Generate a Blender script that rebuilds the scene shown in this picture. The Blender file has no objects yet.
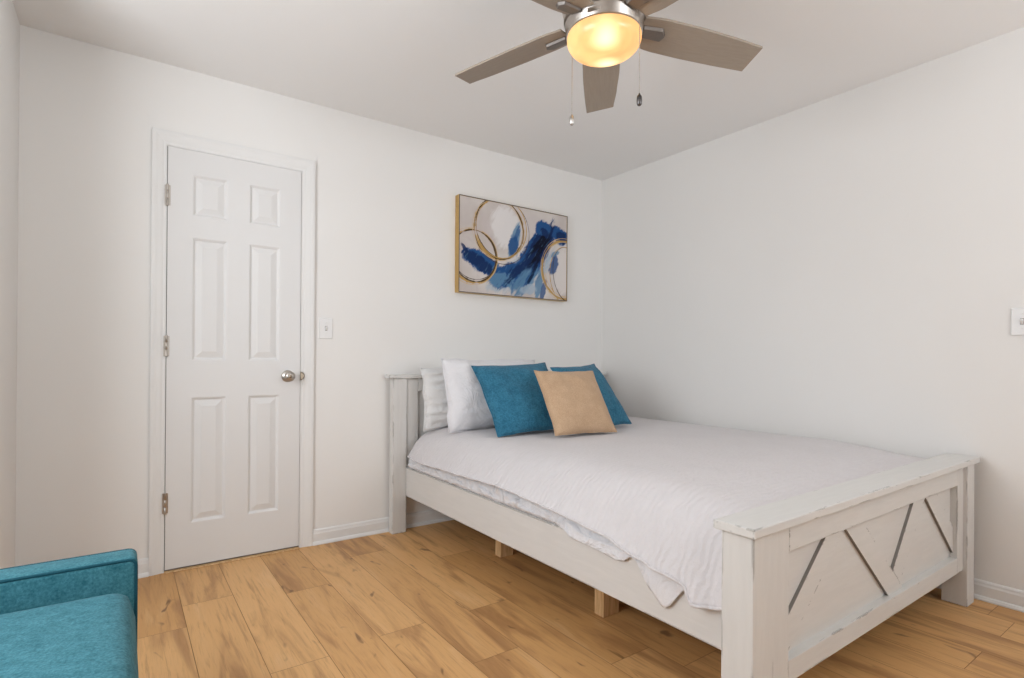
import bpy, bmesh, math, random
from mathutils import Vector, Matrix, noise as mnoise
random.seed(7)
S = bpy.context.scene
COL = S.collection
R = math.radians

# ------------------------------------------------------------------ camera
cam_d = bpy.data.cameras.new('camera')
cam = bpy.data.objects.new('camera', cam_d)
COL.objects.link(cam)
yaw, pitch, roll = 6.17858729e-01, 2.45124087e-03, 6.68073001e-03
fw = Vector((math.sin(yaw)*math.cos(pitch), math.cos(yaw)*math.cos(pitch), math.sin(pitch)))
r0 = Vector((math.cos(yaw), -math.sin(yaw), 0))
u0 = r0.cross(fw)
rr = r0*math.cos(roll) + u0*math.sin(roll)
uu = u0*math.cos(roll) - r0*math.sin(roll)
M = Matrix(((rr.x, uu.x, -fw.x), (rr.y, uu.y, -fw.y), (rr.z, uu.z, -fw.z))).to_4x4()
M.translation = Vector((-3.0728, -3.1175, 1.0353))
cam.matrix_world = M
cam_d.sensor_width = 36
cam_d.lens = 550.29/1024*36
cam_d.shift_y = 18.553/1024
cam_d.clip_start = .05
S.camera = cam

# ------------------------------------------------------------------ light, exposure
w = bpy.data.worlds.new('daylight')
S.world = w
w.use_nodes = True
bg = w.node_tree.nodes['Background']
bg.inputs[0].default_value = (.75, .86, 1, 1)
bg.inputs[1].default_value = 1.0

def area(name, loc, rot, sx, sy, power, color):
    l = bpy.data.lights.new(name, 'AREA')
    l.shape = 'RECTANGLE'
    l.size, l.size_y, l.energy, l.color = sx, sy, power, color
    o = bpy.data.objects.new(name, l)
    o.location, o.rotation_euler = loc, rot
    COL.objects.link(o)
    return o
# daylight through the left window; the front area light is an added ceiling fill
area('daylight_left', (-4.03, -1.75, 1.50), (0, R(-98), 0), 1.2, 1.3, 42, (.92, .96, 1))
area('ceiling_fill_front', (-1.1, -5.37, 1.50), (R(156), 0, 0), 1.4, 1.2, 78, (.92, .96, 1))
S.view_settings.view_transform = 'Standard'
S.view_settings.look = 'None'
S.view_settings.gamma = 1
S.view_settings.use_curve_mapping = False
S.view_settings.exposure = -0.12

# ------------------------------------------------------------------ helpers
class NT:
    """small node-tree builder"""
    def __init__(s, name):
        s.m = bpy.data.materials.new(name)
        s.m.use_nodes = True
        s.t = s.m.node_tree
        s.b = s.t.nodes['Principled BSDF']
    def n(s, kind, **kw):
        x = s.t.nodes.new(kind)
        for k, v in kw.items():
            setattr(x, k, v)
        return x
    def put(s, sock, v):
        if v is None:
            return
        if isinstance(v, bpy.types.NodeSocket):
            s.t.links.new(v, sock)
        elif isinstance(v, (tuple, list)) and len(v) == 3 and sock.type == 'RGBA':
            sock.default_value = (*v, 1)
        else:
            sock.default_value = v
    def math(s, op, a, b=None, c=None, clamp=False):
        x = s.n('ShaderNodeMath', operation=op, use_clamp=clamp)
        for i, v in enumerate((a, b, c)):
            s.put(x.inputs[i], v)
        return x.outputs[0]
    def ramp(s, v, lo, hi, smooth=True):
        x = s.n('ShaderNodeMapRange', clamp=True)
        x.interpolation_type = 'SMOOTHSTEP' if smooth else 'LINEAR'
        s.put(x.inputs['Value'], v)
        x.inputs['From Min'].default_value, x.inputs['From Max'].default_value = lo, hi
        return x.outputs['Result']
    def mix(s, f, a, b, blend='MIX'):
        x = s.n('ShaderNodeMix', data_type='RGBA', blend_type=blend)
        s.put(x.inputs[0], f); s.put(x.inputs[6], a); s.put(x.inputs[7], b)
        return x.outputs[2]
    def coord(s, which='Object', scale=(1, 1, 1), loc=(0, 0, 0), rot=(0, 0, 0)):
        c = s.n('ShaderNodeTexCoord')
        mp = s.n('ShaderNodeMapping')
        mp.inputs['Scale'].default_value = scale
        mp.inputs['Location'].default_value = loc
        mp.inputs['Rotation'].default_value = rot
        s.t.links.new(c.outputs[which], mp.inputs[0])
        return mp.outputs[0]
    def noise(s, vec, scale, detail=3, rough=.5, dist=0):
        x = s.n('ShaderNodeTexNoise')
        s.put(x.inputs['Vector'], vec)
        x.inputs['Scale'].default_value = scale
        x.inputs['Detail'].default_value = detail
        x.inputs['Roughness'].default_value = rough
        x.inputs['Distortion'].default_value = dist
        return x.outputs['Fac']
    def bump(s, h, strength=.3, dist=.01):
        x = s.n('ShaderNodeBump')
        x.inputs['Strength'].default_value = strength
        x.inputs['Distance'].default_value = dist
        s.put(x.inputs['Height'], h)
        s.t.links.new(x.outputs[0], s.b.inputs['Normal'])
        return x
    def base(s, col=None, rough=None, metal=None, spec=None, sheen=None):
        s.put(s.b.inputs['Base Color'], col)
        s.put(s.b.inputs['Roughness'], rough)
        s.put(s.b.inputs['Metallic'], metal)
        s.put(s.b.inputs['Specular IOR Level'], spec)
        s.put(s.b.inputs['Sheen Weight'], sheen)
        return s.m

def m_paint(name, col, rough=.6, var=.02, bump=.05, scale=60):
    t = NT(name)
    v = t.coord()
    n = t.noise(v, 1.3, 4)
    c = t.mix(t.ramp(n, .3, .7), tuple(x*(1-var) for x in col), tuple(min(1, x*(1+var)) for x in col))
    t.bump(t.noise(v, scale, 4), bump, .004)
    return t.base(c, rough, spec=.3)

def m_metal(name, col, rough=.32, brush=True):
    t = NT(name)
    v = t.coord(scale=(1, 1, 12))
    n = t.noise(v, 30, 3)
    t.put(t.b.inputs['Roughness'], t.math('MULTIPLY_ADD', n, .18, rough-.09))
    return t.base(tuple(col), None, 1.0)

def m_fabric(name, c1, c2, scale=220, bump=.5, sheen=.25, aniso=(1, 1, 1), coarse=14, crease=0):
    t = NT(name)
    v = t.coord(scale=aniso)
    a = t.noise(v, scale, 2, .6)
    b = t.noise(v, coarse, 4, .6)
    f = t.math('ADD', t.math('MULTIPLY', a, .7), t.math('MULTIPLY', b, .5))
    c = t.mix(t.ramp(f, .38, .82, False), c1, c2)
    bn = t.bump(a, bump, .002)
    if crease:
        r1 = t.noise(v, 7, 3, .55, 1.6)
        rd = t.math('ABSOLUTE', t.math('SUBTRACT', r1, .5))
        b2 = t.n('ShaderNodeBump')
        b2.inputs['Strength'].default_value = crease
        b2.inputs['Distance'].default_value = .03
        t.put(b2.inputs['Height'], rd)
        t.t.links.new(b2.outputs[0], bn.inputs['Normal'])
    return t.base(c, .9, spec=.15, sheen=sheen)

def m_worn(name, col, dirt=(.10, .088, .075), amount=1.0, streak=(18, 18, 2.2)):
    """white painted wood: brush streaks, chips along the edges"""
    t = NT(name)
    v = t.coord()
    vs = t.coord(scale=streak)
    st = t.noise(vs, 3.0, 5, .6)
    c = t.mix(t.ramp(st, .3, .72), tuple(x*.955 for x in col), col)
    bv = t.n('ShaderNodeBevel', samples=4)
    bv.inputs['Radius'].default_value = .012
    geo = t.n('ShaderNodeNewGeometry')
    dp = t.n('ShaderNodeVectorMath', operation='DOT_PRODUCT')
    t.t.links.new(bv.outputs[0], dp.inputs[0]); t.t.links.new(geo.outputs['True Normal'], dp.inputs[1])
    edge = t.ramp(dp.outputs['Value'], .985, .90)
    chip = t.ramp(t.noise(vs, 2.6, 5, .65), .53-.02*amount, .57)
    e = t.math('MULTIPLY', edge, chip, clamp=True)
    spots = t.math('MULTIPLY', t.ramp(t.noise(vs, 5.0, 4, .7), .73, .78), max(0, min(.6, .5*amount)))
    f = t.math('MAXIMUM', t.math('MULTIPLY', e, .85), spots)
    c = t.mix(f, c, dirt)
    t.bump(t.noise(vs, 6, 4), .12, .004)
    return t.base(c, .5, spec=.35)

def m_plain(name, col, rough=.5, metal=0, spec=.4):
    t = NT(name)
    n = t.noise(t.coord(), 25, 3)
    c = t.mix(n, tuple(x*.96 for x in col), tuple(min(1, x*1.04) for x in col))
    return t.base(c, rough, metal, spec)

MAT = {}
MAT['wall'] = m_paint('wall_paint', (.84, .822, .798), .75, .008, .04, 90)
MAT['ceiling'] = m_paint('ceiling_paint', (.90, .885, .87), .85, .006, .04, 80)
MAT['trim'] = m_paint('trim_paint', (.80, .79, .775), .38, .01, .02, 40)
MAT['door'] = m_paint('door_paint', (.76, .75, .74), .42, .012, .03, 120)
MAT['bed'] = m_worn('distressed_white_paint', (.71, .695, .67), amount=2.4)
MAT['bed_rail'] = m_worn('rail_white_paint', (.72, .70, .675), amount=-2.2, streak=(18, 2.2, 18))
MAT['bed_x'] = m_worn('crossrail_white_paint', (.71, .695, .67), amount=-1.2, streak=(2.2, 18, 18))
MAT['gap'] = m_plain('worn_edge_gap_shade', (.25, .23, .21), .8)  # worn brace sides; also the painted shade of the door clearance
MAT['nickel'] = m_metal('brushed_nickel', (.50, .46, .42), .34)
MAT['nickel_dark'] = m_metal('dark_nickel', (.26, .235, .215), .55)
MAT['bronze'] = m_metal('antique_brass', (.30, .25, .19), .3)
MAT['plastic'] = m_plain('white_plastic', (.80, .79, .78), .35)
MAT['chain'] = m_metal('chain_steel', (.62, .60, .58), .3)
MAT['pull_dark'] = m_metal('dark_pull', (.13, .12, .12), .3)
MAT['gold'] = m_metal('gold_frame', (.62, .43, .18), .38)
MAT['frame_dark'] = m_plain('dark_frame_face', (.13, .10, .075), .5)
MAT['mattress'] = m_fabric('mattress_fabric', (.66, .64, .63), (.74, .72, .71), 300, .2)
MAT['white_linen'] = m_fabric('white_linen', (.73, .72, .74), (.81, .80, .82), 260, .3, .1, coarse=9, crease=.55)
MAT['white_case'] = m_fabric('white_pillowcase', (.73, .725, .72), (.80, .795, .79), 260, .25, .1, coarse=9, crease=.75)
MAT['sheet'] = m_fabric('white_sheet', (.74, .73, .75), (.82, .81, .83), 260, .2, .1, coarse=6, crease=.9)
MAT['blue'] = m_fabric('blue_chenille', (.014, .10, .175), (.055, .225, .345), 120, 1.0, .12, coarse=20, crease=.25)
MAT['tan'] = m_fabric('tan_linen', (.47, .31, .19), (.63, .44, .29), 200, .5, .15, aniso=(1, 1, 1), coarse=16)
MAT['teal'] = m_fabric('teal_upholstery', (.016, .105, .14), (.075, .245, .295), 170, .9, .06, coarse=30)
MAT['teal_welt'] = m_fabric('teal_welt', (.010, .06, .085), (.016, .09, .12), 240, .6, .05)

# pine blocks and dark legs
def m_wood(name, c1, c2, stretch=(14, 14, 1.4), scale=5, rough=.55):
    t = NT(name)
    v = t.coord(scale=stretch)
    n = t.noise(v, scale, 5, .6, .6)
    t.bump(n, .08, .003)
    return t.base(t.mix(t.ramp(n, .3, .7), c1, c2), rough)
MAT['pine'] = m_wood('pine_block', (.52, .30, .13), (.74, .50, .27))
MAT['walnut'] = m_wood('dark_walnut_leg', (.06, .03, .015), (.12, .065, .03))
MAT['blade'] = m_wood('taupe_blade_finish', (.335, .278, .222), (.365, .305, .245), (2, 30, 30), 4, .42)

# quilt
t = NT('quilted_white_cotton')
v = t.coord()
wv = t.n('ShaderNodeTexWave', wave_type='BANDS', bands_direction='Y')
t.put(wv.inputs['Vector'], v)
wv.inputs['Scale'].default_value = 13
wv.inputs['Distortion'].default_value = 5.5
wv.inputs['Detail'].default_value = 2
wv.inputs['Detail Scale'].default_value = 1.4
hh = t.math('ADD', t.math('MULTIPLY', wv.outputs['Fac'], .7), t.math('MULTIPLY', t.noise(v, 160, 2), .35))
t.bump(hh, .42, .008)
c = t.mix(t.noise(v, 5, 3), (.67, .635, .64), (.72, .685, .69))
MAT['quilt'] = t.base(c, .92, spec=.1, sheen=.15)

# floor planks: one tone and one offset per plank come from the mesh attribute
t = NT('oak_plank_floor')
at = t.n('ShaderNodeAttribute', attribute_name='plank')
sep = t.n('ShaderNodeSeparateColor')
t.t.links.new(at.outputs['Color'], sep.inputs[0])
tone, off, off2 = sep.outputs[0], sep.outputs[1], sep.outputs[2]
tc = t.n('ShaderNodeTexCoord')
cmb = t.n('ShaderNodeCombineXYZ')
t.put(cmb.inputs[0], t.math('MULTIPLY', off2, 13.0)); t.put(cmb.inputs[1], t.math('MULTIPLY', off, 31.0)); t.put(cmb.inputs[2], t.math('MULTIPLY', off, 7.0))
ad = t.n('ShaderNodeVectorMath', operation='ADD')
t.t.links.new(tc.outputs['Object'], ad.inputs[0]); t.t.links.new(cmb.outputs[0], ad.inputs[1])
def smap(vec, sc):
    mp = t.n('ShaderNodeMapping'); mp.inputs['Scale'].default_value = sc
    t.t.links.new(vec, mp.inputs[0]); return mp.outputs[0]
P = ad.outputs[0]
broad = t.noise(smap(P, (5.5, .75, 1)), 1.6, 4, .55, 1.1)
grain = t.noise(smap(P, (42, 2.2, 1)), 2.2, 4, .65, .5)
fine = t.noise(smap(P, (160, 5, 1)), 2, 2, .6)
knot = t.noise(smap(P, (9.5, 4.2, 1)), 1.6, 2, .5, .7)
c = t.mix(tone, (.575, .308, .114), (.725, .418, .176))
c = t.mix(t.math('MULTIPLY', t.ramp(broad, .46, .68), .75), c, (.35, .17, .065))
c = t.mix(t.math('MULTIPLY', t.ramp(broad, .42, .24), .4), c, (.78, .50, .26))
c = t.mix(t.math('MULTIPLY', t.ramp(grain, .50, .74), .42), c, (.25, .12, .048))
c = t.mix(t.math('MULTIPLY', t.ramp(fine, .5, .75), .14), c, (.30, .15, .07))
c = t.mix(t.math('MULTIPLY', t.ramp(knot, .665, .76), .7), c, (.12, .055, .025))
t.bump(t.math('ADD', grain, t.math('MULTIPLY', fine, .4)), .05, .003)
t.put(t.b.inputs['Roughness'], t.math('MULTIPLY_ADD', grain, .15, .36))
MAT['floor'] = t.base(c, None, spec=.3)
MAT['seam'] = m_plain('plank_seam', (.27, .14, .065), .8)

# glowing lamp glass
t = NT('lit_amber_glass')
v = t.coord()
def hot(cx, cy, cz, rad):
    d = t.n('ShaderNodeVectorMath', operation='DISTANCE')
    t.t.links.new(v, d.inputs[0]); d.inputs[1].default_value = (cx, cy, cz)
    return t.ramp(d.outputs['Value'], rad, rad*.06)
h1, h2 = hot(-.055, -.062, -.045, .070), hot(.045, .030, -.075, .062)
sw = t.noise(v, 9, 2, .5, .6)
c = t.mix(t.ramp(sw, .35, .7), (1.0, .47, .15), (1.0, .58, .20))
c = t.mix(t.math('MAXIMUM', h1, h2), c, (1.0, .90, .52))
st = t.math('ADD', t.math('MULTIPLY_ADD', sw, .45, .85), t.math('ADD', t.math('MULTIPLY', h1, .75), t.math('MULTIPLY', h2, .45)))
t.put(t.b.inputs['Emission Color'], c); t.put(t.b.inputs['Emission Strength'], st)
MAT['lamp'] = t.base((.35, .25, .13), .25)

# glass of the windows
t = NT('window_glass')
tr = t.n('ShaderNodeBsdfTransparent'); gl = t.n('ShaderNodeBsdfGlossy'); gl.inputs['Roughness'].default_value = .02
mx = t.n('ShaderNodeMixShader'); mx.inputs[0].default_value = .08
t.t.links.new(tr.outputs[0], mx.inputs[1]); t.t.links.new(gl.outputs[0], mx.inputs[2])
t.t.links.new(mx.outputs[0], t.t.nodes['Material Output'].inputs[0])
MAT['glass'] = t.m

def tag(o, label=None, cat=None, group=None, kind=None):
    if label: o['label'] = label
    if cat: o['category'] = cat
    if group: o['group'] = group
    if kind: o['kind'] = kind
    return o

def obj(name, bm, mat, parent=None, bevel=0, smooth=False, seg=2, loc=None):
    me = bpy.data.meshes.new(name)
    bmesh.ops.recalc_face_normals(bm, faces=bm.faces[:])
    if smooth:
        for f in bm.faces: f.smooth = True
    bm.to_mesh(me); bm.free()
    o = bpy.data.objects.new(name, me)
    for mm in (mat if isinstance(mat, (list, tuple)) else [mat]):
        me.materials.append(MAT[mm] if isinstance(mm, str) else mm)
    COL.objects.link(o)
    if loc is not None:
        o.location = loc
    if parent is not None:
        o.parent = parent
    if bevel:
        b = o.modifiers.new('bevel', 'BEVEL')
        b.width, b.segments, b.limit_method, b.angle_limit = bevel, seg, 'ANGLE', R(35)
    return o

def empty(name, loc=(0, 0, 0), rz=0):
    o = bpy.data.objects.new(name, None)
    o.empty_display_size = .1
    o.location = loc; o.rotation_euler = (0, 0, rz)
    COL.objects.link(o)
    return o

def NB(): return bmesh.new()

def box(bm, x0, x1, y0, y1, z0, z1, mi=0):
    vs = [bm.verts.new(p) for p in ((x0,y0,z0),(x1,y0,z0),(x1,y1,z0),(x0,y1,z0),(x0,y0,z1),(x1,y0,z1),(x1,y1,z1),(x0,y1,z1))]
    fs = [(0,3,2,1),(4,5,6,7),(0,1,5,4),(1,2,6,5),(2,3,7,6),(3,0,4,7)]
    out = []
    for f in fs:
        q = bm.faces.new([vs[i] for i in f]); q.material_index = mi; out.append(q)
    return out

def bxs(*boxes):
    bm = NB()
    for b in boxes: box(bm, *b)
    return bm

def lathe(bm, prof, n=40, center=(0, 0, 0), axis='Z'):
    """prof: list of (radius, height)"""
    cx, cy, cz = center
    rings = []
    for r_, h in prof:
        if r_ < 1e-6:
            p = {'Z': (cx, cy, cz+h), 'Y': (cx, cy+h, cz), 'X': (cx+h, cy, cz)}[axis]
            rings.append([bm.verts.new(p)])
        else:
            ring = []
            for i in range(n):
                a = 2*math.pi*i/n
                ca, sa = r_*math.cos(a), r_*math.sin(a)
                p = {'Z': (cx+ca, cy+sa, cz+h), 'Y': (cx+ca, cy+h, cz+sa), 'X': (cx+h, cy+ca, cz+sa)}[axis]
                ring.append(bm.verts.new(p))
            rings.append(ring)
    for a, b in zip(rings, rings[1:]):
        if len(a) == 1 and len(b) == 1: continue
        for i in range(n):
            j = (i+1) % n
            if len(a) == 1: bm.faces.new((a[0], b[i], b[j]))
            elif len(b) == 1: bm.faces.new((a[i], b[0], a[j]))
            else: bm.faces.new((a[i], b[i], b[j], a[j]))
    for e in (rings[0], rings[-1]):
        if len(e) > 1: bm.faces.new(e)
    return bm

def tube(bm, pts, rad, n=8, closed=False):
    pts = [Vector(p) for p in pts]
    N = len(pts)
    rings = []
    prev = None
    for i, p in enumerate(pts):
        if closed: d = pts[(i+1) % N]-pts[i-1]
        else: d = pts[min(i+1, N-1)]-pts[max(i-1, 0)]
        d.normalize()
        if prev is None:
            a = Vector((0, 0, 1)) if abs(d.z) < .9 else Vector((1, 0, 0))
        else: a = prev
        s_ = d.cross(a); s_.normalize()
        a = s_.cross(d); a.normalize(); prev = a
        rings.append([bm.verts.new(p + s_*rad*math.cos(2*math.pi*k/n) + a*rad*math.sin(2*math.pi*k/n)) for k in range(n)])
    rng = range(N) if closed else range(N-1)
    for i in rng:
        A, B = rings[i], rings[(i+1) % N]
        for k in range(n):
            bm.faces.new((A[k], A[(k+1) % n], B[(k+1) % n], B[k]))
    if not closed:
        bm.faces.new(rings[0]); bm.faces.new(rings[-1])
    return bm

def grid(bm, fn, nu, nv, mi=0):
    g = [[bm.verts.new(fn(i/nu, j/nv)) for j in range(nv+1)] for i in range(nu+1)]
    for i in range(nu):
        for j in range(nv):
            f = bm.faces.new((g[i][j], g[i+1][j], g[i+1][j+1], g[i][j+1])); f.material_index = mi
    return g

def extrude_profile(bm, prof, p0, p1, out, up=Vector((0, 0, 1))):
    """prof [(d, z)] swept from p0 to p1; d runs along `out`"""
    p0, p1, out = Vector(p0), Vector(p1), Vector(out)
    A = [bm.verts.new(p0+out*d+up*z) for d, z in prof]
    B = [bm.verts.new(p1+out*d+up*z) for d, z in prof]
    n = len(prof)
    for i in range(n):
        j = (i+1) % n
        bm.faces.new((A[i], A[j], B[j], B[i]))
    bm.faces.new(A); bm.faces.new(B)

def interp(tab, x):
    tab = sorted(tab)
    if x <= tab[0][0]: return tab[0][1]
    for (a, b), (c_, d) in zip(tab, tab[1:]):
        if x <= c_:
            k = (x-a)/(c_-a)
            k = k*k*(3-2*k)*.5 + k*.5
            return b+(d-b)*k
    return tab[-1][1]

def nz(x, y, z=0): return mnoise.noise(Vector((x, y, z)))

# ================================================================== THE SETTING
H = 2.44
XL, YF = -4.06, -5.40          # far left wall, front wall behind the camera
CX, CY = -3.432, -.70          # the wall jog left of the door

# floor: planks 0.192 m wide along y, butt joints where the photo has them
bm = NB()
box(bm, XL-.1, .1, YF-.1, .1, -.10, -.004, 1)
lay = bm.loops.layers.float_color.new('plank')
butt = {-3.052: -.68, -2.86: -.466, -2.668: -1.195, -2.476: -.58, -2.284: -1.165, -2.092: -.30, -1.9: -1.177, -1.708: -1.79,
        -1.516: -.72, -1.324: -1.42, -.748: -2.49, -.556: -1.66, -.364: -2.494, -.172: -2.41}
W, Lp, g = .192, 1.22, .0009
x = -2.86 - W*7
k = 0
while x < .05:
    key = min(butt, key=lambda q: abs(q-x))
    y0 = butt[key] if abs(key-x) < .02 else -((k*.47) % 1.22)
    y0 -= Lp*3
    while y0 < .1:
        ya, yb = max(y0, YF-.05), min(y0+Lp, .05)
        xa, xb = max(x, XL-.05), min(x+W, .05)
        if yb > ya and xb > xa:
            rnd = random.Random(round(x*1000)*17+round(y0*1000))
            col = (rnd.random(), rnd.random(), rnd.random(), 1)
            vs = [bm.verts.new(p) for p in ((xa+g, ya+g, 0), (xb-g, ya+g, 0), (xb-g, yb-g, 0), (xa+g, yb-g, 0))]
            f = bm.faces.new(vs)
            for l in f.loops: l[lay] = col
        y0 += Lp
    x += W; k += 1
me = bpy.data.meshes.new('floor'); bm.to_mesh(me); bm.free()
fl = bpy.data.objects.new('floor', me); COL.objects.link(fl)
me.materials.append(MAT['floor']); me.materials.append(MAT['seam'])
tag(fl, kind='structure')

tag(obj('ceiling', bxs((XL-.1, .1, YF-.1, .1, H, H+.1)), 'ceiling'), kind='structure')
tag(obj('wall_back', bxs((XL-.1, .1, 0, .12, 0, H)), 'wall'), kind='structure')
tag(obj('wall_right', bxs((0, .12, YF-.1, 0, 0, H)), 'wall'), kind='structure')
tag(obj('wall_closet', bxs((XL, CX, CY, 0, 0, H)), 'wall'), kind='structure')
# left wall with a window opening; front wall with one added for fill
w1 = (-2.40, -1.10, .88, 2.12)
tag(obj('wall_left', bxs((XL-.12, XL, YF-.1, w1[0], 0, H), (XL-.12, XL, w1[1], 0, 0, H),
                         (XL-.12, XL, w1[0], w1[1], 0, w1[2]), (XL-.12, XL, w1[0], w1[1], w1[3], H)), 'wall'), kind='structure')
w2 = (-1.90, -.30, .88, 2.12)
tag(obj('wall_front', bxs((XL, w2[0], YF-.12, YF, 0, H), (w2[1], 0, YF-.12, YF, 0, H),
                          (w2[0], w2[1], YF-.12, YF, 0, w2[2]), (w2[0], w2[1], YF-.12, YF, w2[3], H)), 'wall'), kind='structure')
def window(name, axis, a0, a1, z0, z1, pos):
    def B(a, b, d0, d1, za, zb):
        return (pos+d0, pos+d1, a, b, za, zb) if axis == 'x' else (a, b, pos+d0, pos+d1, za, zb)
    fr = obj(name, bxs(B(a0, a0+.05, -.10, -.03, z0, z1), B(a1-.05, a1, -.10, -.03, z0, z1), B(a0+.05, a1-.05, -.10, -.03, z0, z0+.05), B(a0+.05, a1-.05, -.10, -.03, z1-.05, z1)), 'trim', bevel=.003)
    tag(fr, kind='structure')
    zm = (z0+z1)/2
    obj('window_sash', bxs(B(a0+.05, a1-.05, -.085, -.05, zm-.025, zm+.025)), 'trim', fr, .003)
    obj('window_glass', bxs(B(a0+.05, a1-.05, -.070, -.066, z0+.05, z1-.05)), 'glass', fr)
    obj('window_sill', bxs(B(a0-.04, a1+.04, -.03, .05, z0-.03, z0-.001)), 'trim', fr, .004)
window('window_1', 'x', w1[0], w1[1], w1[2], w1[3], XL)
window('fill_window', 'y', w2[0], w2[1], w2[2], w2[3], YF)  # unseen window added to go with the front fill light

# baseboards with shoe moulding
BP = [(0, 0), (.022, 0), (.022, .006), (.017, .015), (.012, .019), (.012, .060), (.009, .068), (.008, .076), (.004, .082), (0, .083)]
def base(name, p0, p1, out):
    bm = NB(); extrude_profile(bm, BP, p0, p1, out)
    tag(obj(name, bm, 'trim'), kind='structure')
DL, DR, DT = -2.898, -2.276, 2.048      # door opening
CL, CR, CT = -2.960, -2.206, 2.119      # outside of the casing
base('baseboard_back', (CR, 0, 0), (0, 0, 0), (0, -1, 0))
base('baseboard_corner', (CX, 0, 0), (CL, 0, 0), (0, -1, 0))
base('baseboard_right', (0, YF, 0), (0, 0, 0), (-1, 0, 0))
base('baseboard_closet', (CX, CY, 0), (CX, 0, 0), (1, 0, 0))
base('baseboard_front', (XL, YF, 0), (0, YF, 0), (0, 1, 0))
base('baseboard_left', (XL, YF, 0), (XL, CY, 0), (1, 0, 0))

# ------------------------------------------------------------------ the door
bm = NB()
gp = .003
X0, X1, Z0, Z1 = DL+gp, DR-gp, .014, DT-gp
YD = -.0125                                # face of the leaf
px = [(-2.792, -2.636), (-2.537, -2.384)]
pz = [(.222, .838), (1.016, 1.621), (1.724, 1.930)]
xs = [X0, px[0][0], px[0][1], px[1][0], px[1][1], X1]
zs = [Z0, pz[0][0], pz[0][1], pz[1][0], pz[1][1], pz[2][0], pz[2][1], Z1]
V = {}
def dv(x, y, z):
    k_ = (round(x, 5), round(y, 5), round(z, 5))
    if k_ not in V: V[k_] = bm.verts.new((x, y, z))
    return V[k_]
for i in range(5):
    for j in range(7):
        a, b, c0, d0 = xs[i], xs[i+1], zs[j], zs[j+1]
        if i in (1, 3) and j in (1, 3, 5):
            rings = [(0, YD), (.004, YD+.001), (.014, YD+.009), (.018, YD+.009), (.046, YD+.001), (.050, YD+.001)]
            rv = [[dv(a+e, y, c0+e), dv(b-e, y, c0+e), dv(b-e, y, d0-e), dv(a+e, y, d0-e)] for e, y in rings]
            for p, q in zip(rv, rv[1:]):
                for k_ in range(4):
                    bm.faces.new((p[k_], p[(k_+1) % 4], q[(k_+1) % 4], q[k_]))
            bm.faces.new(rv[-1])
        else:
            bm.faces.new((dv(a, YD, c0), dv(b, YD, c0), dv(b, YD, d0), dv(a, YD, d0)))
# rim of the leaf
rim = [dv(x_, YD, Z0) for x_ in xs] + [dv(X1, YD, z_) for z_ in zs[1:]] + [dv(x_, YD, Z1) for x_ in xs[::-1][1:]] + [dv(X0, YD, z_) for z_ in zs[::-1][1:-1]]
bk = [bm.verts.new((v_.co.x, -.0022, v_.co.z)) for v_ in rim]
for i in range(len(rim)):
    j = (i+1) % len(rim)
    bm.faces.new((rim[i], rim[j], bk[j], bk[i]))
door = obj('door_1', bm, 'door')
tag(door, kind='structure')
# dark sheet painted as shade in the clearance around the leaf, and the unpainted threshold under it
obj('door_gap_shade', bxs((DL, DR, -.0010, -.0002, .0, DT)), 'gap', door)
obj('threshold', bxs((DL+.001, DR-.001, -.030, -.0012, .0002, .006)), 'pine', door, .002)
# casing: moulded profile on three sides, mitred
bm = NB()
cp = [(0, 0), (0, .008), (.006, .010), (.014, .009), (.024, .012), (.040, .014), (.050, .0165), (.060, .0165), (1, .0155), (1, 0)]
def cas(corner):   # corner(frac) -> (x, z)
    return [[bm.verts.new((*[(lambda q: (q[0], -d, q[1]))(corner(min(1, f/.066 if f < 1 else 1)))][0],)) for f, d in cp]]
def lerp2(a, b, f): return (a[0]+(b[0]-a[0])*f, a[1]+(b[1]-a[1])*f)
secs = [((DL, 0), (CL, 0)), ((DL, DT), (CL, CT)), ((DR, DT), (CR, CT)), ((DR, 0), (CR, 0))]
rows = []
for inn, outp in secs:
    row = []
    for f, d in cp:
        q = lerp2(inn, outp, min(1, f/.066))
        row.append(bm.verts.new((q[0], -d, q[1])))
    rows.append(row)
for a, b in zip(rows, rows[1:]):
    for i in range(len(cp)-1):
        bm.faces.new((a[i], a[i+1], b[i+1], b[i]))
bm.faces.new(rows[0]); bm.faces.new(rows[-1])
obj('door_casing', bm, 'trim', door)
for zc in (1.809, 1.086, .333):
    bm = NB()
    lathe(bm, [(.0, -.052), (.005, -.052), (.0055, -.049), (.0055, -.0175), (.0048, -.017), (.0055, -.0165), (.0055, .0165), (.0048, .017), (.0055, .0175), (.0055, .049), (.005, .052), (0, .052)], 16, (DL+.001, -.019, zc))
    hg = obj('hinge', bm, 'nickel', door, smooth=True)
    obj('hinge_leaf', bxs((DL-.010, DL+.014, -.0150, -.0127, zc-.048, zc+.048)), 'nickel', hg)
bm = NB()
kx, kz = -2.343, .935
lathe(bm, [(0, 0), (.031, 0), (.032, -.003), (.029, -.008), (.016, -.011), (.011, -.016), (.0105, -.030), (.014, -.036), (.022, -.041), (.0265, -.049), (.0265, -.056), (.022, -.063), (.012, -.0675), (0, -.0685)], 32, (kx, YD, kz), 'Y')
kn = obj('door_knob', bm, 'nickel', door, smooth=True)
bm = NB(); lathe(bm, [(0, 0), (.008, 0), (.007, -.002), (0, -.0025)], 16, (kx, YD-.0682, kz), 'Y')
obj('knob_button', bm, 'bronze', kn, smooth=True)
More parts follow.
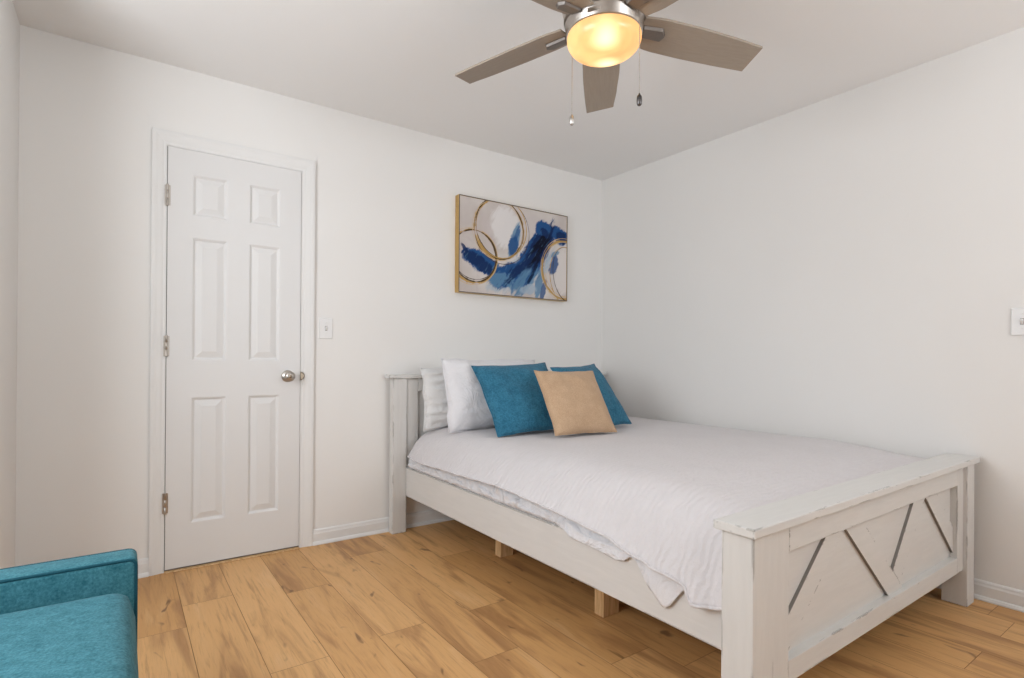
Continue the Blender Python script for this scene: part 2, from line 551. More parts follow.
# strike plate lip on the jamb
bm = NB()
lathe(bm, [(0, -.001), (.024, -.001), (.024, -.004), (.020, -.006), (0, -.006)], 28, (DR-.004, -.0135, kz), 'Y')
bmesh.ops.bisect_plane(bm, geom=bm.verts[:]+bm.edges[:]+bm.faces[:], plane_co=(DR-.002, 0, 0), plane_no=(-1, 0, 0), clear_outer=True)
obj('strike_plate', bm, 'bronze', door, smooth=False)

# ------------------------------------------------------------------ light switches
def switch(name, loc, rz, label, dark=False):
    e = empty(name, loc, rz)
    bm = NB(); box(bm, -.036, .036, -.006, 0, -.0575, .0575)
    obj('plate', bm, 'plastic', e, .003, seg=3)
    bm = NB()
    vs = [(-.005, -.006, -.011), (.005, -.006, -.011), (.005, -.006, .011), (-.005, -.006, .011), (-.004, -.018, .004), (.004, -.018, .004), (.004, -.016, .010), (-.004, -.016, .010)]
    q = [bm.verts.new(p) for p in vs]
    for f in ((0,1,2,3),(4,5,6,7),(0,1,5,4),(1,2,6,5),(2,3,7,6),(3,0,4,7)): bm.faces.new([q[i] for i in f])
    obj('toggle', bm, 'plastic', e, .001)
    obj('toggle_slot', bxs((-.0065, .0065, -.0063, -.0058, -.013, .013)), 'nickel_dark' if dark else 'gap', e)
    for z_ in (.030, -.030):
        bm = NB(); lathe(bm, [(0, 0), (.003, 0), (.0025, -.0012), (0, -.0014)], 12, (0, -.006, z_), 'Y')
        obj('screw', bm, 'plastic', e, smooth=True)
    tag(e, label, 'light switch')
    return e
switch('light_switch', (-2.138, 0, 1.199), 0, 'white toggle light switch on the back wall right of the door')
switch('light_switch', (0, -2.478, 1.206), R(-90), 'white switch plate on the right wall above the bed foot, cut by the picture edge', True)

# ================================================================== PAINTING
pt = empty('painting', (-.856, 0, 1.7755))
PW, PH, PD = .906, .615, .048
t = NT('abstract_canvas')
tc = t.n('ShaderNodeTexCoord'); sp = t.n('ShaderNodeSeparateXYZ')
t.t.links.new(tc.outputs['Object'], sp.inputs[0])
nvec = tc.outputs['Object']
n1 = t.noise(nvec, 7, 5, .6, 1.2); n2 = t.noise(nvec, 22, 4, .6, .6); n3 = t.noise(nvec, 3.2, 3, .5)
wx = t.math('ADD', sp.outputs[0], t.math('MULTIPLY_ADD', n1, .05, -.025+PW/2))
wy = t.math('ADD', sp.outputs[2], t.math('MULTIPLY_ADD', n2, .05, -.025+PH/2))
ox = t.math('ADD', sp.outputs[0], PW/2); oy = t.math('ADD', sp.outputs[2], PH/2)
c = t.mix(t.ramp(n3, .35, .65), (.56, .50, .47), (.68, .63, .60))
c = t.mix(t.math('MULTIPLY', t.ramp(n1, .55, .7), .55), c, (.55, .47, .46))
def dist(cx, cy, rx, ry, ang, X, Y):
    dx = t.math('SUBTRACT', X, cx); dy = t.math('SUBTRACT', Y, cy)
    ca, sa = math.cos(R(ang)), math.sin(R(ang))
    a = t.math('ADD', t.math('MULTIPLY', dx, ca/rx), t.math('MULTIPLY', dy, sa/rx))
    b = t.math('ADD', t.math('MULTIPLY', dx, -sa/ry), t.math('MULTIPLY', dy, ca/ry))
    return t.math('SQRT', t.math('ADD', t.math('MULTIPLY', a, a), t.math('MULTIPLY', b, b)))
def blob(c, cx, cy, rx, ry, ang, col, soft=.25, amt=1.0, rag=.5):
    d = dist(cx, cy, rx, ry, ang, wx, wy)
    d = t.math('ADD', d, t.math('MULTIPLY_ADD', brush, rag*1.5, -rag*.75))
    return t.mix(t.math('MULTIPLY', t.ramp(d, 1.0, 1.0-soft*.6), amt), c, col)
NAVY, MID, SKY, INK, PALE = (.010, .028, .10), (.022, .085, .245), (.12, .255, .41), (.006, .008, .022), (.38, .48, .58)
bv0 = t.coord(rot=(0, R(54), 0))
bm0 = t.n('ShaderNodeMapping'); bm0.inputs['Scale'].default_value = (7, 1, 22)
t.t.links.new(bv0, bm0.inputs[0])
brush = t.noise(bm0.outputs[0], 1.5, 5, .62, .9)
# soft washes first, then the dark sweeps
c = blob(c, .36, .46, .15, .17, 0, (.80, .77, .76), .6, .85)
c = blob(c, .22, .40, .05, .16, 15, (.60, .53, .52), .7, .6)
c = blob(c, .60, .50, .10, .10, 0, (.62, .56, .55), .7, .6)
c = blob(c, .53, .19, .34, .12, 30, PALE, .6, .85)
c = blob(c, .30, .07, .12, .05, 20, PALE, .6, .6)
c = blob(c, .435, .38, .045, .15, -16, SKY, .5, .9)
c = blob(c, .425, .345, .045, .085, -6, MID, .5, .9)
c = blob(c, .455, .43, .022, .07, -20, MID, .5, .7)
c = blob(c, .17, .205, .185, .072, -22, MID, .35)
c = blob(c, .14, .205, .155, .050, -27, NAVY, .5, .92)
c = blob(c, .045, .275, .05, .020, -48, NAVY, .5, .9)
c = blob(c, .15, .30, .05, .008, -60, NAVY, .6, .7)
c = blob(c, .37, .135, .17, .085, 24, MID, .45)
c = blob(c, .30, .105, .085, .055, 25, SKY, .5, .85)
c = blob(c, .40, .10, .06, .06, 60, SKY, .5, .85)
c = blob(c, .61, .30, .33, .105, 55, MID, .35)
c = blob(c, .53, .12, .17, .075, 52, SKY, .5, .85)
c = blob(c, .565, .135, .15, .024, 60, MID, .5, .9)
c = blob(c, .66, .37, .235, .080, 56, NAVY, .4)
c = blob(c, .645, .345, .18, .050, 52, INK, .45)
c = blob(c, .49, .20, .22, .032, 42, NAVY, .5, .92)
c = blob(c, .60, .19, .16, .014, 62, INK, .6, .8)
c = blob(c, .685, .505, .075, .065, 20, MID, .45)
c = blob(c, .70, .47, .05, .03, -40, NAVY, .5, .9)
c = blob(c, .84, .465, .085, .070, -30, MID, .4)
c = blob(c, .85, .455, .065, .050, -35, NAVY, .5, .9)
c = blob(c, .65, .10, .04, .14, -10, SKY, .5, .9)
c = blob(c, .69, .06, .025, .09, -14, MID, .5, .85)
c = blob(c, .56, .055, .09, .040, 12, PALE, .6, .8)
c = blob(c, .87, .20, .095, .19, 0, (.74, .69, .66), .5, .92)
c = blob(c, .785, .25, .040, .085, -20, MID, .5, .9)
c = blob(c, .80, .33, .05, .02, 30, SKY, .5, .8)
# dry-brush streaks through the blues
sv0 = t.coord(rot=(0, R(54), 0))
mpv = t.n('ShaderNodeMapping'); mpv.inputs['Scale'].default_value = (3.2, 1, 24)
t.t.links.new(sv0, mpv.inputs[0]); sv = mpv.outputs[0]
sn = t.noise(sv, 2.2, 4, .65, .8)
for (cx_, cy_, rx_, ry_, an_) in ((.56, .24, .36, .17, 50), (.18, .20, .20, .09, -20), (.40, .13, .2, .1, 20)):
    d_ = dist(cx_, cy_, rx_, ry_, an_, wx, wy)
    inside = t.ramp(d_, 1.0, .6)
    c = t.mix(t.math('MULTIPLY', inside, t.math('MULTIPLY', t.ramp(sn, .56, .70), .60)), c, SKY)
    c = t.mix(t.math('MULTIPLY', inside, t.math('MULTIPLY', t.ramp(sn, .70, .78), .55)), c, (.62, .66, .70))
    c = t.mix(t.math('MULTIPLY', inside, t.math('MULTIPLY', t.ramp(sn, .42, .30), .60)), c, NAVY)
def ring(c, cx, cy, rx, ry, ang, wd, col, vary=True, amt=.95):
    d = dist(cx, cy, rx, ry, ang, ox, oy)
    e = t.math('ABSOLUTE', t.math('SUBTRACT', d, 1.0))
    if vary:
        e = t.math('ADD', e, t.math('MULTIPLY_ADD', n1, wd*3.2, -wd*1.6))
    return t.mix(t.math('MULTIPLY', t.ramp(e, wd, wd*.45), amt), c, col)
GOLD, BRN, LG = (.50, .31, .10), (.07, .04, .02), (.62, .45, .25)
for a in ((.11, .237, .178, .172, 0, .062, GOLD), (.118, .245, .172, .160, 0, .02, BRN), (.10, .235, .196, .185, 10, .014, LG),
          (.31, .44, .200, .200, 0, .055, GOLD), (.315, .445, .190, .205, 20, .040, BRN), (.115, .24, .166, .170, 30, .035, BRN), (.335, .43, .225, .222, 0, .012, BRN), (.30, .43, .206, .20, -20, .014, LG), (.33, .45, .21, .20, 40, .022, GOLD),
          (.885, .22, .205, .212, 0, .042, GOLD), (.89, .225, .190, .20, 0, .016, LG), (.895, .22, .228, .232, 10, .012, LG), (.91, .19, .13, .20, 10, .022, BRN), (.90, .18, .15, .21, 5, .022, GOLD)):
    c = ring(c, *a)
t.bump(n2, .15, .003)
MAT['canvas'] = t.base(c, .7, spec=.1)
obj('canvas', bxs((-PW/2, PW/2, -PD+.003, -.001, -PH/2, PH/2)), 'canvas', pt)
# floater frame: gold sides, dark front edge
bm = NB()
fw_ = .006
for a in ((-PW/2-fw_, -PW/2, -PD, 0, -PH/2-fw_, PH/2+fw_), (PW/2, PW/2+fw_, -PD, 0, -PH/2-fw_, PH/2+fw_), (-PW/2, PW/2, -PD, 0, PH/2, PH/2+fw_), (-PW/2, PW/2, -PD, 0, -PH/2-fw_, -PH/2)):
    for f in box(bm, *a):
        f.material_index = 0
for f in bm.faces:
    f.normal_update()
    if f.calc_center_median().y < -PD+.001: f.material_index = 1
obj('picture_frame', bm, ['gold', 'frame_dark'], pt)
tag(pt, 'framed abstract painting of gold rings and blue strokes hanging above the bed', 'painting')

# ================================================================== CEILING FAN
FX, FY, FZ = -1.725, -1.755, 2.20
fan = empty('ceiling_fan', (FX, FY, H))
tag(fan, 'five-blade taupe ceiling fan with a lit amber glass bowl on the ceiling', 'ceiling fan')
z = lambda a: a-H
bm = NB(); lathe(bm, [(0, 0), (.085, 0), (.088, -.012), (.080, -.045), (.060, -.055), (0, -.055)], 40)
obj('canopy', bm, 'nickel', fan, smooth=True)
bm = NB(); lathe(bm, [(0, -.054), (.070, -.054), (.125, -.075), (.142, -.105), (.144, -.20), (.138, -.235), (.140, -.2415), (0, -.2415)], 48)
obj('motor_housing', bm, 'nickel', fan, .003, True)
bm = NB(); lathe(bm, [(0, -.2417), (.128, -.2417), (.128, -.2508), (0, -.2508)], 48)
obj('flywheel', bm, 'nickel_dark', fan)
bm = NB(); lathe(bm, [(0, -.251), (.131, -.251), (.135, -.253), (.135, -.256), (.1325, -.259), (.131, -.288), (.128, -.292), (0, -.292)], 48)
rg = obj('light_ring', bm, 'nickel', fan, smooth=True)
# badge on the ring
bm = NB()
d0 = Vector((-.915, -.40)).normalized() if False else Vector((-.86, -.51)).normalized()
tn = Vector((-d0.y, d0.x))
cen = d0*.1325
for sx, sy, sz0, sz1 in ((.021, .002, -.2815, -.2665),):
    pts = []
    for dd in (-.001, .0014):
        for (a, zz) in ((-sx, sz0), (sx, sz0), (sx, sz1), (-sx, sz1)):
            p = cen + tn*a - d0*(a*a/(2*.1325)) + d0*dd
            pts.append(bm.verts.new((p.x, p.y, zz)))
    for f in ((0,1,2,3),(4,5,6,7),(0,1,5,4),(1,2,6,5),(2,3,7,6),(3,0,4,7)): bm.faces.new([pts[i] for i in f])
obj('badge', bm, 'nickel', fan, .0006)
bm = NB()
prof = [(.124, -.289), (.1265, -.296), (.127, -.306)]
for i in range(1, 15):
    a = i/14*math.pi/2
    prof.append((.127*math.cos(a)**.62, -.306-.056*math.sin(a)**1.05))
prof[-1] = (0, -.362)
lathe(bm, [(0, -.289)]+prof, 48)
bm2 = bm
gb = obj('glass_bowl', bm2, 'lamp', fan, smooth=True)
# move the bowl's own origin to its rim so its pattern sits round the bulbs
for v_ in gb.data.vertices: v_.co.z += .289
gb.location = (0, 0, -.289)
# blades
th0 = R(-29.07)
extra = [1.9, 0.8, 0, -3.5, 4.5]
sag = [.105, .072, .118, .094, .094]
pit = -.202
def blade_outline():
    rB, tB, rA, tA = .564, .092, .574, -.028
    tab_B = [(.13, .076), (.20, .088), (.32, .093), (.45, .094), (rB, tB)]
    tab_A = [(.13, -.052), (.20, -.058), (.32, -.054), (.45, -.043), (rA, tA)]
    n = 18
    B = [(.13+(rB-.13)*i/n, interp(tab_B, .13+(rB-.13)*i/n)) for i in range(n+1)]
    A = [(.13+(rA-.13)*i/n, interp(tab_A, .13+(rA-.13)*i/n)) for i in range(n+1)]
    return A, B
for k_ in range(5):
    a = th0+R(72)*k_+R(extra[k_])
    A, B = blade_outline()
    bm = NB()
    rows = []
    for (ra, ta), (rb, tb) in zip(A, B):
        row = []
        for s_ in range(5):
            r_ = ra+(rb-ra)*s_/4; q = ta+(tb-ta)*s_/4
            zz = q*math.sin(pit)-sag[k_]*r_
            row.append((r_, q*math.cos(pit), zz))
        rows.append(row)
    up = [[bm.verts.new((p[0], p[1], p[2]+.004)) for p in row] for row in rows]
    dn = [[bm.verts.new((p[0], p[1], p[2]-.004)) for p in row] for row in rows]
    for G in (up, dn):
        for i in range(len(G)-1):
            for j in range(4): bm.faces.new((G[i][j], G[i+1][j], G[i+1][j+1], G[i][j+1]))
    n_ = len(up)
    for i in range(n_-1):
        bm.faces.new((up[i][0], up[i+1][0], dn[i+1][0], dn[i][0])); bm.faces.new((up[i][4], up[i+1][4], dn[i+1][4], dn[i][4]))
    for j in range(4):
        bm.faces.new((up[0][j], up[0][j+1], dn[0][j+1], dn[0][j])); bm.faces.new((up[-1][j], up[-1][j+1], dn[-1][j+1], dn[-1][j]))
    bl = obj('blade', bm, 'blade', fan, .0015)
    bl.location = (0, 0, FZ-H); bl.rotation_euler = (0, 0, a)
    # bracket under the blade root
    bm = NB()
    def bp(r_, q, dz): return (r_, q*math.cos(pit), q*math.sin(pit)-sag[k_]*r_+dz)
    pr = []
    for dz in (-.0042, -.0150):
        ins = 0 if dz > -.01 else .004
        pr.append([bm.verts.new(bp(*p, dz)) for p in ((.1365, -.022+ins), (.205-ins, -.026+ins), (.222-ins, .0), (.212-ins, .026-ins), (.1365, .024-ins))])
    bm.faces.new(pr[0]); bm.faces.new(pr[1])
    for i in range(5):
        j = (i+1) % 5
        bm.faces.new((pr[0][i], pr[0][j], pr[1][j], pr[1][i]))
    obj('blade_bracket', bm, 'nickel_dark', bl, .0015)
# pull chains
def chain(dx, dy, ztop, zbot, matp):
    bm = NB()
    tube(bm, [(dx, dy, z(ztop)), (dx, dy, z(zbot+.04))], .0011, 6)
    zz = zbot+.042
    while zz < ztop:
        lathe(bm, [(0, -.0018), (.0016, -.0008), (.0016, .0008), (0, .0018)], 6, (dx, dy, z(zz)))
        zz += .0065
    # arm from the ring to the chain
    L = math.hypot(dx, dy)
    tube(bm, [(dx/L*.128, dy/L*.128, z(2.178)), (dx/L*.140, dy/L*.140, z(2.179)), (dx, dy, z(ztop))], .002, 8)
    ch = obj('pull_chain', bm, 'chain', fan)
    bm = NB()
    lathe(bm, [(0, .042), (.002, .042), (.003, .038), (.0076, .032), (.0090, .019), (.0082, .006), (.005, .0015), (0, 0)], 20, (dx, dy, z(zbot)))
    return obj('pull_knob', bm, matp, ch, smooth=True)
rt, nr = Vector((.815, -.579)), Vector((-.579, -.815))
q = rt*.100+nr*.100
chain(q.x, q.y, 2.176, 1.862, 'pull_dark')
q = rt*-.098+nr*-.105
pk = chain(q.x, q.y, 2.176, 1.884, 'chain')
pk['label'] = 'bright metal pull knob'

# ================================================================== BED
HX0, HX1 = -1.769, -.069
bed = empty('bed', (-.92, -1.2, 0))
def bo(name, bm, mat, bevel=.003, parent=None):
    """part built in world coordinates under the bed's empty"""
    p = parent or bed
    o = obj(name, bm, mat, p, bevel)
    if p is bed:
        for v_ in o.data.vertices: v_.co -= Vector(bed.location)
    else:
        for v_ in o.data.vertices: v_.co -= Vector(bed.location)
    return o
tag(bed, 'distressed white wooden bed frame with braced footboard standing against the right wall', 'bed')
# headboard
hy0, hy1 = -.082, -.030
bo('headboard_post', bxs((HX0, HX0+.089, hy0, hy1, 0, .915)), 'bed')
bo('headboard_post', bxs((HX1-.089, HX1, hy0, hy1, 0, .915)), 'bed')
bo('headboard_cap', bxs((-1.800, -.028, -.094, -.026, .9155, .938)), 'bed_x')
hf = bo('headboard_frame', bxs((-1.678, -1.603, -.072, -.040, .30, .915), (-.235, -.160, -.072, -.040, .30, .915), (-1.603, -.235, -.072, -.040, .835, .915), (-1.603, -.235, -.072, -.040, .30, .40)), 'bed', .002)
bo('headboard_panel', bxs((-1.604, -.234, -.056, -.044, .39, .84)), 'bed_x', 0)
# side rails
bo('side_rail', bxs((-1.685, -1.650, -2.250, -.0825, .215, .386)), 'bed_rail')
bo('side_rail', bxs((-.188, -.153, -2.250, -.0825, .215, .386)), 'bed_rail')
# footboard
FYF, FYB = -2.340, -2.249
bo('footboard_post', bxs((HX0, HX0+.098, FYF, FYB, 0, .587)), 'bed')
bo('footboard_post', bxs((HX1-.088, HX1, FYF, FYB, 0, .587)), 'bed')
bo('footboard_cap', bxs((-1.782, -.040, -2.352, -2.232, .5875, .612)), 'bed_x')
fy = -2.326
xa, xb, za, zb = -1.569, -.228, .208, .508
bo('footboard_stile', bxs((-1.671, xa, fy, fy+.032, .147, .587)), 'bed')
bo('footboard_stile', bxs((xb, -.157, fy, fy+.032, .147, .587)), 'bed')
bo('footboard_rail', bxs((xa, xb, fy, fy+.032, zb, .587)), 'bed_x', .002)
bo('footboard_rail', bxs((xa, xb, fy, fy+.032, .147, za)), 'bed_x', .002)
ypan = -2.300
bo('footboard_panel', bxs((xa-.004, xb+.004, ypan, ypan+.012, za-.006, zb+.006)), 'bed_x', 0)
# braces: two inverted Vs; boards sit on the panel, ends trimmed by the frame and by each other
def right_of(p0, p1, d=.0):      # clip plane: keep what is right of the line p0 -> p1 shifted by d
    (x0, z0), (x1, z1) = p0, p1
    if z1 < z0: x0, z0, x1, z1 = x1, z1, x0, z0
    n = Vector((-(z1-z0), 0, x1-x0)).normalized()
    return (x0+d, 0, z0), tuple(n)
def left_of(p0, p1, d=.0):
    co, n = right_of(p0, p1, d)
    return co, tuple(-k_ for k_ in n)
def brace(p0, p1, wd, clips=()):
    """board whose LEFT edge runs p0 -> p1 (x, z), wd wide towards +x"""
    bm = NB()
    box(bm, 0, 1, 0, 1, 0, 1)
    (x0, z0), (x1, z1) = p0, p1
    ext = .4
    dx, dz = x1-x0, z1-z0
    for v_ in bm.verts:
        k2 = -ext+v_.co.z*(1+2*ext)
        v_.co = Vector((x0+dx*k2 + v_.co.x*wd, ypan-.0105 if v_.co.y < .5 else ypan-.0002, z0+dz*k2))
    for cp_, no in (((xa+.0004, 0, 0), (-1, 0, 0)), ((xb-.0004, 0, 0), (1, 0, 0)), ((0, 0, za+.0004), (0, 0, -1)), ((0, 0, zb-.0004), (0, 0, 1)))+tuple(clips):
        r_ = bmesh.ops.bisect_plane(bm, geom=bm.verts[:]+bm.edges[:]+bm.faces[:], plane_co=cp_, plane_no=no, clear_outer=True)
        ed = [e for e in bm.edges if e.is_boundary]
        if ed: bmesh.ops.holes_fill(bm, edges=ed)
    bmesh.ops.recalc_face_normals(bm, faces=bm.faces[:])
    bm.normal_update()
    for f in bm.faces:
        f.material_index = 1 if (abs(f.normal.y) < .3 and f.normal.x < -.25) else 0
    return bo('brace', bm, ['bed_x', 'gap'], 0)
L1, L2 = ((-1.575, .293), (-1.318, .508)), ((-1.206, .508), (-.872, .208))
L3, L4 = ((-.905, .208), (-.643, .508)), ((-.540, .508), (-.232, .230))
brace(*L1, .118, [left_of(*L2, -.0006)])
brace(*L2, .125)
brace(*L3, .112, [right_of(*L2, .1256), left_of(*L4, -.0006)])
brace(*L4, .118)
# the footboard is not quite level: a little higher at the wall side
for o in bed.children:
    if o.name.split('.')[0] in ('footboard_post', 'footboard_cap', 'footboard_stile', 'footboard_rail', 'footboard_panel', 'brace'):
        for v_ in o.data.vertices:
            t_ = (v_.co.x+bed.location.x+1.77)/1.70
            v_.co.z += .013*t_*min(1, max(0, v_.co.z/.30))
# pine support legs and slats
for (x0, x1, y0, y1) in ((-1.455, -1.375, -.752, -.700), (-1.490, -1.402, -1.535, -1.483)):
    o = bo('support_leg', bxs((x0, x1, y0, y1, 0, .2195)), 'pine', .002)
    o['label'] = 'bare pine support block'
for i in range(11):
    y0 = -.20-i*.195
    bo('slat', bxs((-1.649, -.189, y0-.07, y0, .220, .239)), 'pine', .002)

# mattress
def rbox(x0, x1, y0, y1, z0, z1, rad, seg=5):
    bm = NB(); box(bm, x0, x1, y0, y1, z0, z1)
    bmesh.ops.bevel(bm, geom=bm.edges[:], offset=rad, segments=seg, profile=.5, affect='EDGES')
    return bm
mt = obj('mattress', rbox(-1.560, -.14, -2.185, -.125, .240, .580, .06), 'mattress', None, smooth=True)
tag(mt, 'thick white mattress lying on the slats under the sheet and quilt', 'mattress')

# sheet: hangs from the mattress side into the rail, flopping over it near the foot
flop = [(-1.50, .380), (-1.596, .367), (-1.681, .366), (-1.726, .362), (-1.80, .355), (-1.835, .362), (-1.870, .388), (-1.888, .378), (-1.95, .305), (-1.998, .268), (-2.010, .270), (-2.086, .355), (-2.13, .372)]
def sheet_pt(u, v):
    y = -.105-u*2.06
    calm = max(0, min(1, (2.14+y)/.14))
    k = max(0, min(1, (-y-1.46)/.10))*max(0, min(1, (2.15+y)/.03))
    wr = calm*(.016*nz(y*8+v*6, v*2, 3)+.014*nz(y*21-v*7, v*3, 8)+.007*nz(y*47+v*9, v*4, 5))
    zb_ = interp(flop, y)
    T = [(-1.530, .592), (-1.590, .560), (-1.628, .515), (-1.655, .465), (-1.672, .425), (-1.682, .400), (-1.676, .3895), (-1.662, .3890)]
    O = [(-1.530, .592), (-1.590, .560), (-1.628, .510), (-1.655, .458), (-1.674, .412), (-1.692, .394), (-1.6985, (.39+zb_)/2), (-1.6975, zb_)]
    f = v*(len(T)-1); i = min(int(f), len(T)-2); fr = f-i
    def L(Q): return Q[i][0]+(Q[i+1][0]-Q[i][0])*fr, Q[i][1]+(Q[i+1][1]-Q[i][1])*fr
    a, b = L(T), L(O)
    x_, z_ = a[0]+(b[0]-a[0])*k, a[1]+(b[1]-a[1])*k
    taper = math.sin(min(1, v*1.3)*math.pi)**.5 if v < .77 else .15
    headin = 0
    ft = max(0, min(1, (-y-1.75)/.42))
    return (x_-abs(wr)*taper*1.4+headin+.012*ft*(1-v), y, z_+wr*.8*taper-.034*ft*(1-v))
bm = NB(); grid(bm, sheet_pt, 150, 28)
sh = obj('bed_sheet', bm, 'sheet', None, smooth=True)
md = sh.modifiers.new('thickness', 'SOLIDIFY'); md.thickness = .002; md.offset = 0
tag(sh, 'rumpled white sheet edge showing between the quilt and the side rail', 'sheet')

# quilt
hemz = [(-.14, .460), (-.33, .453), (-.69, .467), (-1.145, .481), (-1.545, .460), (-1.756, .440), (-1.934, .405), (-2.051, .386), (-2.100, .372), (-2.116, .348), (-2.135, .336), (-2.175, .338), (-2.244, .357)]
hemx = [(-.14, -1.701), (-.33, -1.714), (-.69, -1.727), (-1.145, -1.733), (-1.80, -1.733), (-2.05, -1.731), (-2.12, -1.727), (-2.244, -1.718)]
def bez(p, t_):
    a, b, c_, d = p
    s_ = 1-t_
    return a*s_**3+3*b*s_*s_*t_+3*c_*s_*t_*t_+d*t_**3
def quilt_pt(u, v):
    y = -.137-u*2.107
    hx, hz = interp(hemx, y), interp(hemz, y)
    foot = max(0, min(1, (-y-1.75)/.49)); foot = foot*foot*(3-2*foot)
    head = max(0, 1-(-y-.137)/.25); head *= head
    top = .633-.033*foot-.016*head
    if v < .62:                        # right edge and top
        k = v/.62
        x_ = -.050-(1.42)*k
        z_ = top - .045*max(0, 1-k/.045)**2 - .004*(1-math.sin(math.pi*k))
        z_ += .0035*nz(x_*2.6, y*2.6, 1)+.0015*nz(x_*9, y*9, 4)
        n_ = 0
    else:                              # rounds over the mattress edge and drapes to the hem
        k = (v-.62)/.38
        x0_, z0_ = -1.470, top-.004+.0035*nz(-1.47*2.6, y*2.6, 1)+.0015*nz(-1.47*9, y*9, 4)
        P0, P1, P2 = (x0_, z0_), (-1.605, top-.004), (-1.648, top-.072)
        x_ = bez((P0[0], P1[0], P2[0], hx), k); z_ = bez((P0[1], P1[1], P2[1], hz), k)
        amp = k*k*(.0025+.009*foot)*max(.25, min(1, (2.25+y)/.10))
        fold = math.sin(y*46+k*5.5+2.2*nz(y*4, k*2, 9))+.5*math.sin(y*83+k*3)
        x_ -= amp*(fold*.6+.5)
        z_ -= amp*.12*fold
        x_ += .004*nz(y*6, k*4, 2)*k
    return (x_, y, z_)
bm = NB(); grid(bm, quilt_pt, 190, 120)
ql = obj('quilt', bm, 'quilt', None, smooth=True)
md = ql.modifiers.new('thickness', 'SOLIDIFY'); md.thickness = .007; md.offset = -1 
tag(ql, 'white textured quilt spread over the bed and draped down its left side', 'quilt')
bm = NB(); tube(bm, [Vector(quilt_pt(i/190, 1))+Vector((.001, 0, 0)) for i in range(191)], .0050, 8)
obj('binding', bm, 'quilt', ql, smooth=True)

# ------------------------------------------------------------------ pillows and cushions
def pillow_mesh(w_, h_, T, seed, pinch=.05, wr=.006, pw=2.6, n=34, sag=0.0, ruffle=0):
    """x across, z up (0..h), y thickness; front is -y"""
    bm = NB()
    def pt_(sgn):
        def f(u, v):
            a, b = 2*u-1, 2*v-1
            # spend more points near the rim
            a = math.copysign(abs(a)**.85, a); b = math.copysign(abs(b)**.85, b)
            X = a*w_/2*(1-pinch*(1-b*b)**1.0*abs(a)**2)
            Z = b*h_/2*(1-pinch*(1-a*a)**1.0*abs(b)**2)
            th = T/2*(max(0, 1-abs(a)**pw)**.60)*(max(0, 1-abs(b)**pw)**.60)
            edge = min(1-abs(a), 1-abs(b))
            e = min(1, edge*5)
            y = sgn*th
            rad = math.atan2(b, a)
            y += e*wr*(nz(a*2.2+seed, b*2.2, seed)*1.2+.5*nz(a*6+seed, b*6, seed+3))
            if sgn < 0 and ruffle:
                y += -ruffle*e*math.sin(b*26+3*nz(a*2, b*3, seed))*max(0, -a)**1.5
            Z += wr*.7*nz(a*3+seed*2, b*1.5, 5)*(abs(b)**3) - sag*(1-a*a)*max(0, b)**2
            X += wr*.7*nz(b*3+seed*3, a*1.5, 7)*(abs(a)**3)
            return (X, y, Z+h_/2)
        return f
    G1 = grid(bm, pt_(-1), n, n); G2 = grid(bm, pt_(1), n, n)
    bmesh.ops.remove_doubles(bm, verts=bm.verts[:], dist=1e-5)
    return bm, pt_(-1)
def place(o, B, yw, tilt, rl):
    ex = Vector((math.cos(yw), math.sin(yw), 0)); n = Vector((math.sin(yw), -math.cos(yw), 0))
    up = -n*math.sin(tilt)+Vector((0, 0, math.cos(tilt)))
    ex2 = ex*math.cos(rl)+up*math.sin(rl); up2 = up*math.cos(rl)-ex*math.sin(rl)
    yy = up2.cross(ex2)
    m = Matrix(((ex2.x, yy.x, up2.x), (ex2.y, yy.y, up2.y), (ex2.z, yy.z, up2.z))).to_4x4()
    m.translation = Vector(B)
    o.matrix_world = m
def cushion(name, w_, h_, T, B, yw, tilt, rl, mat, label, cat, seed, welt=True, group=None, **kw):
    bm, f = pillow_mesh(w_, h_, T, seed, **kw)
    o = obj(name, bm, mat, None, smooth=True)
    place(o, B, yw, tilt, rl)
    tag(o, label, cat, group)
    if welt:
        N = 34
        pts = [f(i/N, 0) for i in range(N)]+[f(1, i/N) for i in range(N)]+[f(1-i/N, 1) for i in range(N)]+[f(0, 1-i/N) for i in range(N)]
        bm = NB(); tube(bm, pts, .0032, 6, True)
        obj('seam', bm, mat, o, smooth=True)
    return o
cushion('pillow', .70, .37, .17, (-1.290, -.205, .618), R(2), R(6), R(.5), 'white_case', 'white pillow with a gathered end, nearest the headboard', 'pillow', 3, wr=.016, pinch=.05, pw=2.8, ruffle=.012)
cushion('pillow', .70, .415, .20, (-1.250, -.430, .628), R(4), R(13), R(0), 'white_linen', 'plump white pillow in front of another, behind the left blue cushion', 'pillow', 11, wr=.017, pinch=.04, pw=2.8)
cushion('pillow', .62, .36, .18, (-.62, -.33, .618), R(0), R(14), R(0), 'white_case', 'white pillow standing behind the right blue cushion', 'pillow', 19, wr=.010, pinch=.03, pw=3.2)
cushion('cushion', .495, .475, .15, (-1.245, -.800, .643), -.136, .71, .041, 'blue', 'blue square cushion at the left, leaning on the white pillows', 'cushion', 23, wr=.008, pinch=.055)
cushion('cushion', .415, .445, .14, (-.775, -.870, .644), .113, .652, .057, 'blue', 'blue square cushion at the right, half hidden behind the tan cushion', 'cushion', 31, wr=.007, pinch=.055)
cushion('cushion', .405, .388, .13, (-1.08, -.998, .645), -.065, .574, -.018, 'tan', 'tan square cushion in front of the two blue cushions', 'cushion', 41, wr=.006, pinch=.05)

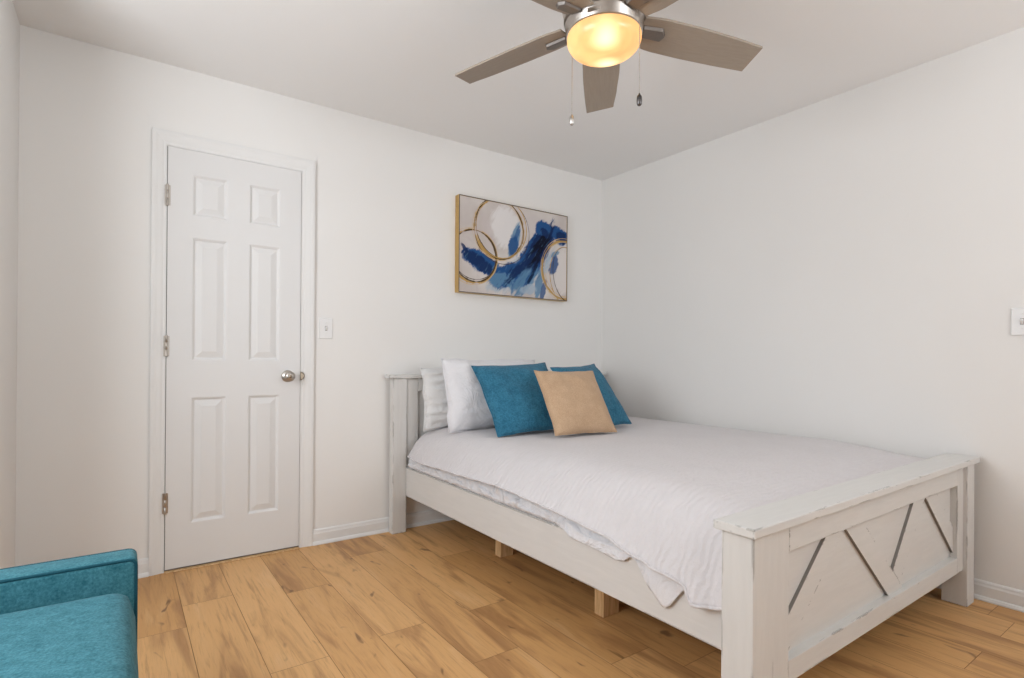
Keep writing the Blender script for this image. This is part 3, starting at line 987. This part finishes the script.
# ================================================================== ARMCHAIR (bottom left; it faces the bed)
ch = empty('armchair', (-3.40, -1.72, 0))
tag(ch, 'teal upholstered armchair at the left edge, facing the bed', 'armchair')
def co(name, bm, mat, bevel=0, smooth=False, seg=3):
    o = obj(name, bm, mat, ch, bevel, smooth, seg)
    for v_ in o.data.vertices: v_.co -= Vector(ch.location)
    return o
ax0, ax1 = -3.86, -3.032
def arm(y0, y1):
    bm = rbox(ax0+.04, ax1, y0, y1, .17, .500, .018, 4)
    o = co('arm', bm, 'teal', 0, True)
    # welt round the inner and outer face edges
    for yy in (y0+.005, y1-.005):
        bm = NB()
        r_ = .016
        xx0, xx1, zz0, zz1 = ax0+.046, ax1-.004, .176, .4950
        pts = []
        for (cx_, cz_, a0) in ((xx1-r_, zz0+r_, -90), (xx1-r_, zz1-r_, 0), (xx0+r_, zz1-r_, 90), (xx0+r_, zz0+r_, 180)):
            for s_ in range(5):
                a = R(a0+s_*22.5); pts.append((cx_+r_*math.cos(a), yy, cz_+r_*math.sin(a)))
        tube(bm, pts, .0042, 8, True)
        w_ = obj('welt', bm, 'teal_welt', o, smooth=True)
        for v_ in w_.data.vertices: v_.co -= Vector(ch.location)
arm(-1.346, -1.242)
arm(-2.205, -2.081)
co('seat_base', rbox(-3.76, -3.050, -2.081, -1.346, .17, .275, .012, 3), 'teal', 0, True)
# seat cushion: crowned, rounded front corners
bm = NB()
def seat(sgn):
    def f(u, v):
        a, b = 2*u-1, 2*v-1
        a = math.copysign(abs(a)**.7, a); b = math.copysign(abs(b)**.7, b)
        cx_, cy_, hx_, hy_ = -3.400, -1.7135, .362, .3665
        rc = .06
        X, Y = a*hx_, b*hy_
        # round the plan corners
        ix, iy = abs(X)-(hx_-rc), abs(Y)-(hy_-rc)
        if ix > 0 and iy > 0:
            L = math.hypot(ix, iy); m_ = max(ix, iy)
            X = math.copysign(hx_-rc+ix/L*m_, X); Y = math.copysign(hy_-rc+iy/L*m_, Y)
        e = max(abs(a), abs(b))
        zt = .366+sgn*(.068*max(0, 1-e**18)**.40 + .012*(1-a*a)*(1-b*b))
        return (cx_+X, cy_+Y, zt)
    return f
grid(bm, seat(1), 36, 36); grid(bm, seat(-1), 36, 36)
bmesh.ops.remove_doubles(bm, verts=bm.verts[:], dist=1e-5)
co('seat_cushion', bm, 'teal', 0, True)
bm = rbox(-3.90, -3.755, -2.205, -1.238, .17, .80, .03, 4)
for v_ in bm.verts: v_.co.x -= max(0, v_.co.z-.45)*.15
co('backrest', bm, 'teal', 0, True)
for sx in (-3.83, -3.09):
    for sy in (-2.143, -1.300):
        bm = NB(); lathe(bm, [(0, 0), (.012, 0), (.021, .171), (0, .171)], 16, (sx, sy, 0))
        co('leg', bm, 'walnut', 0, True)
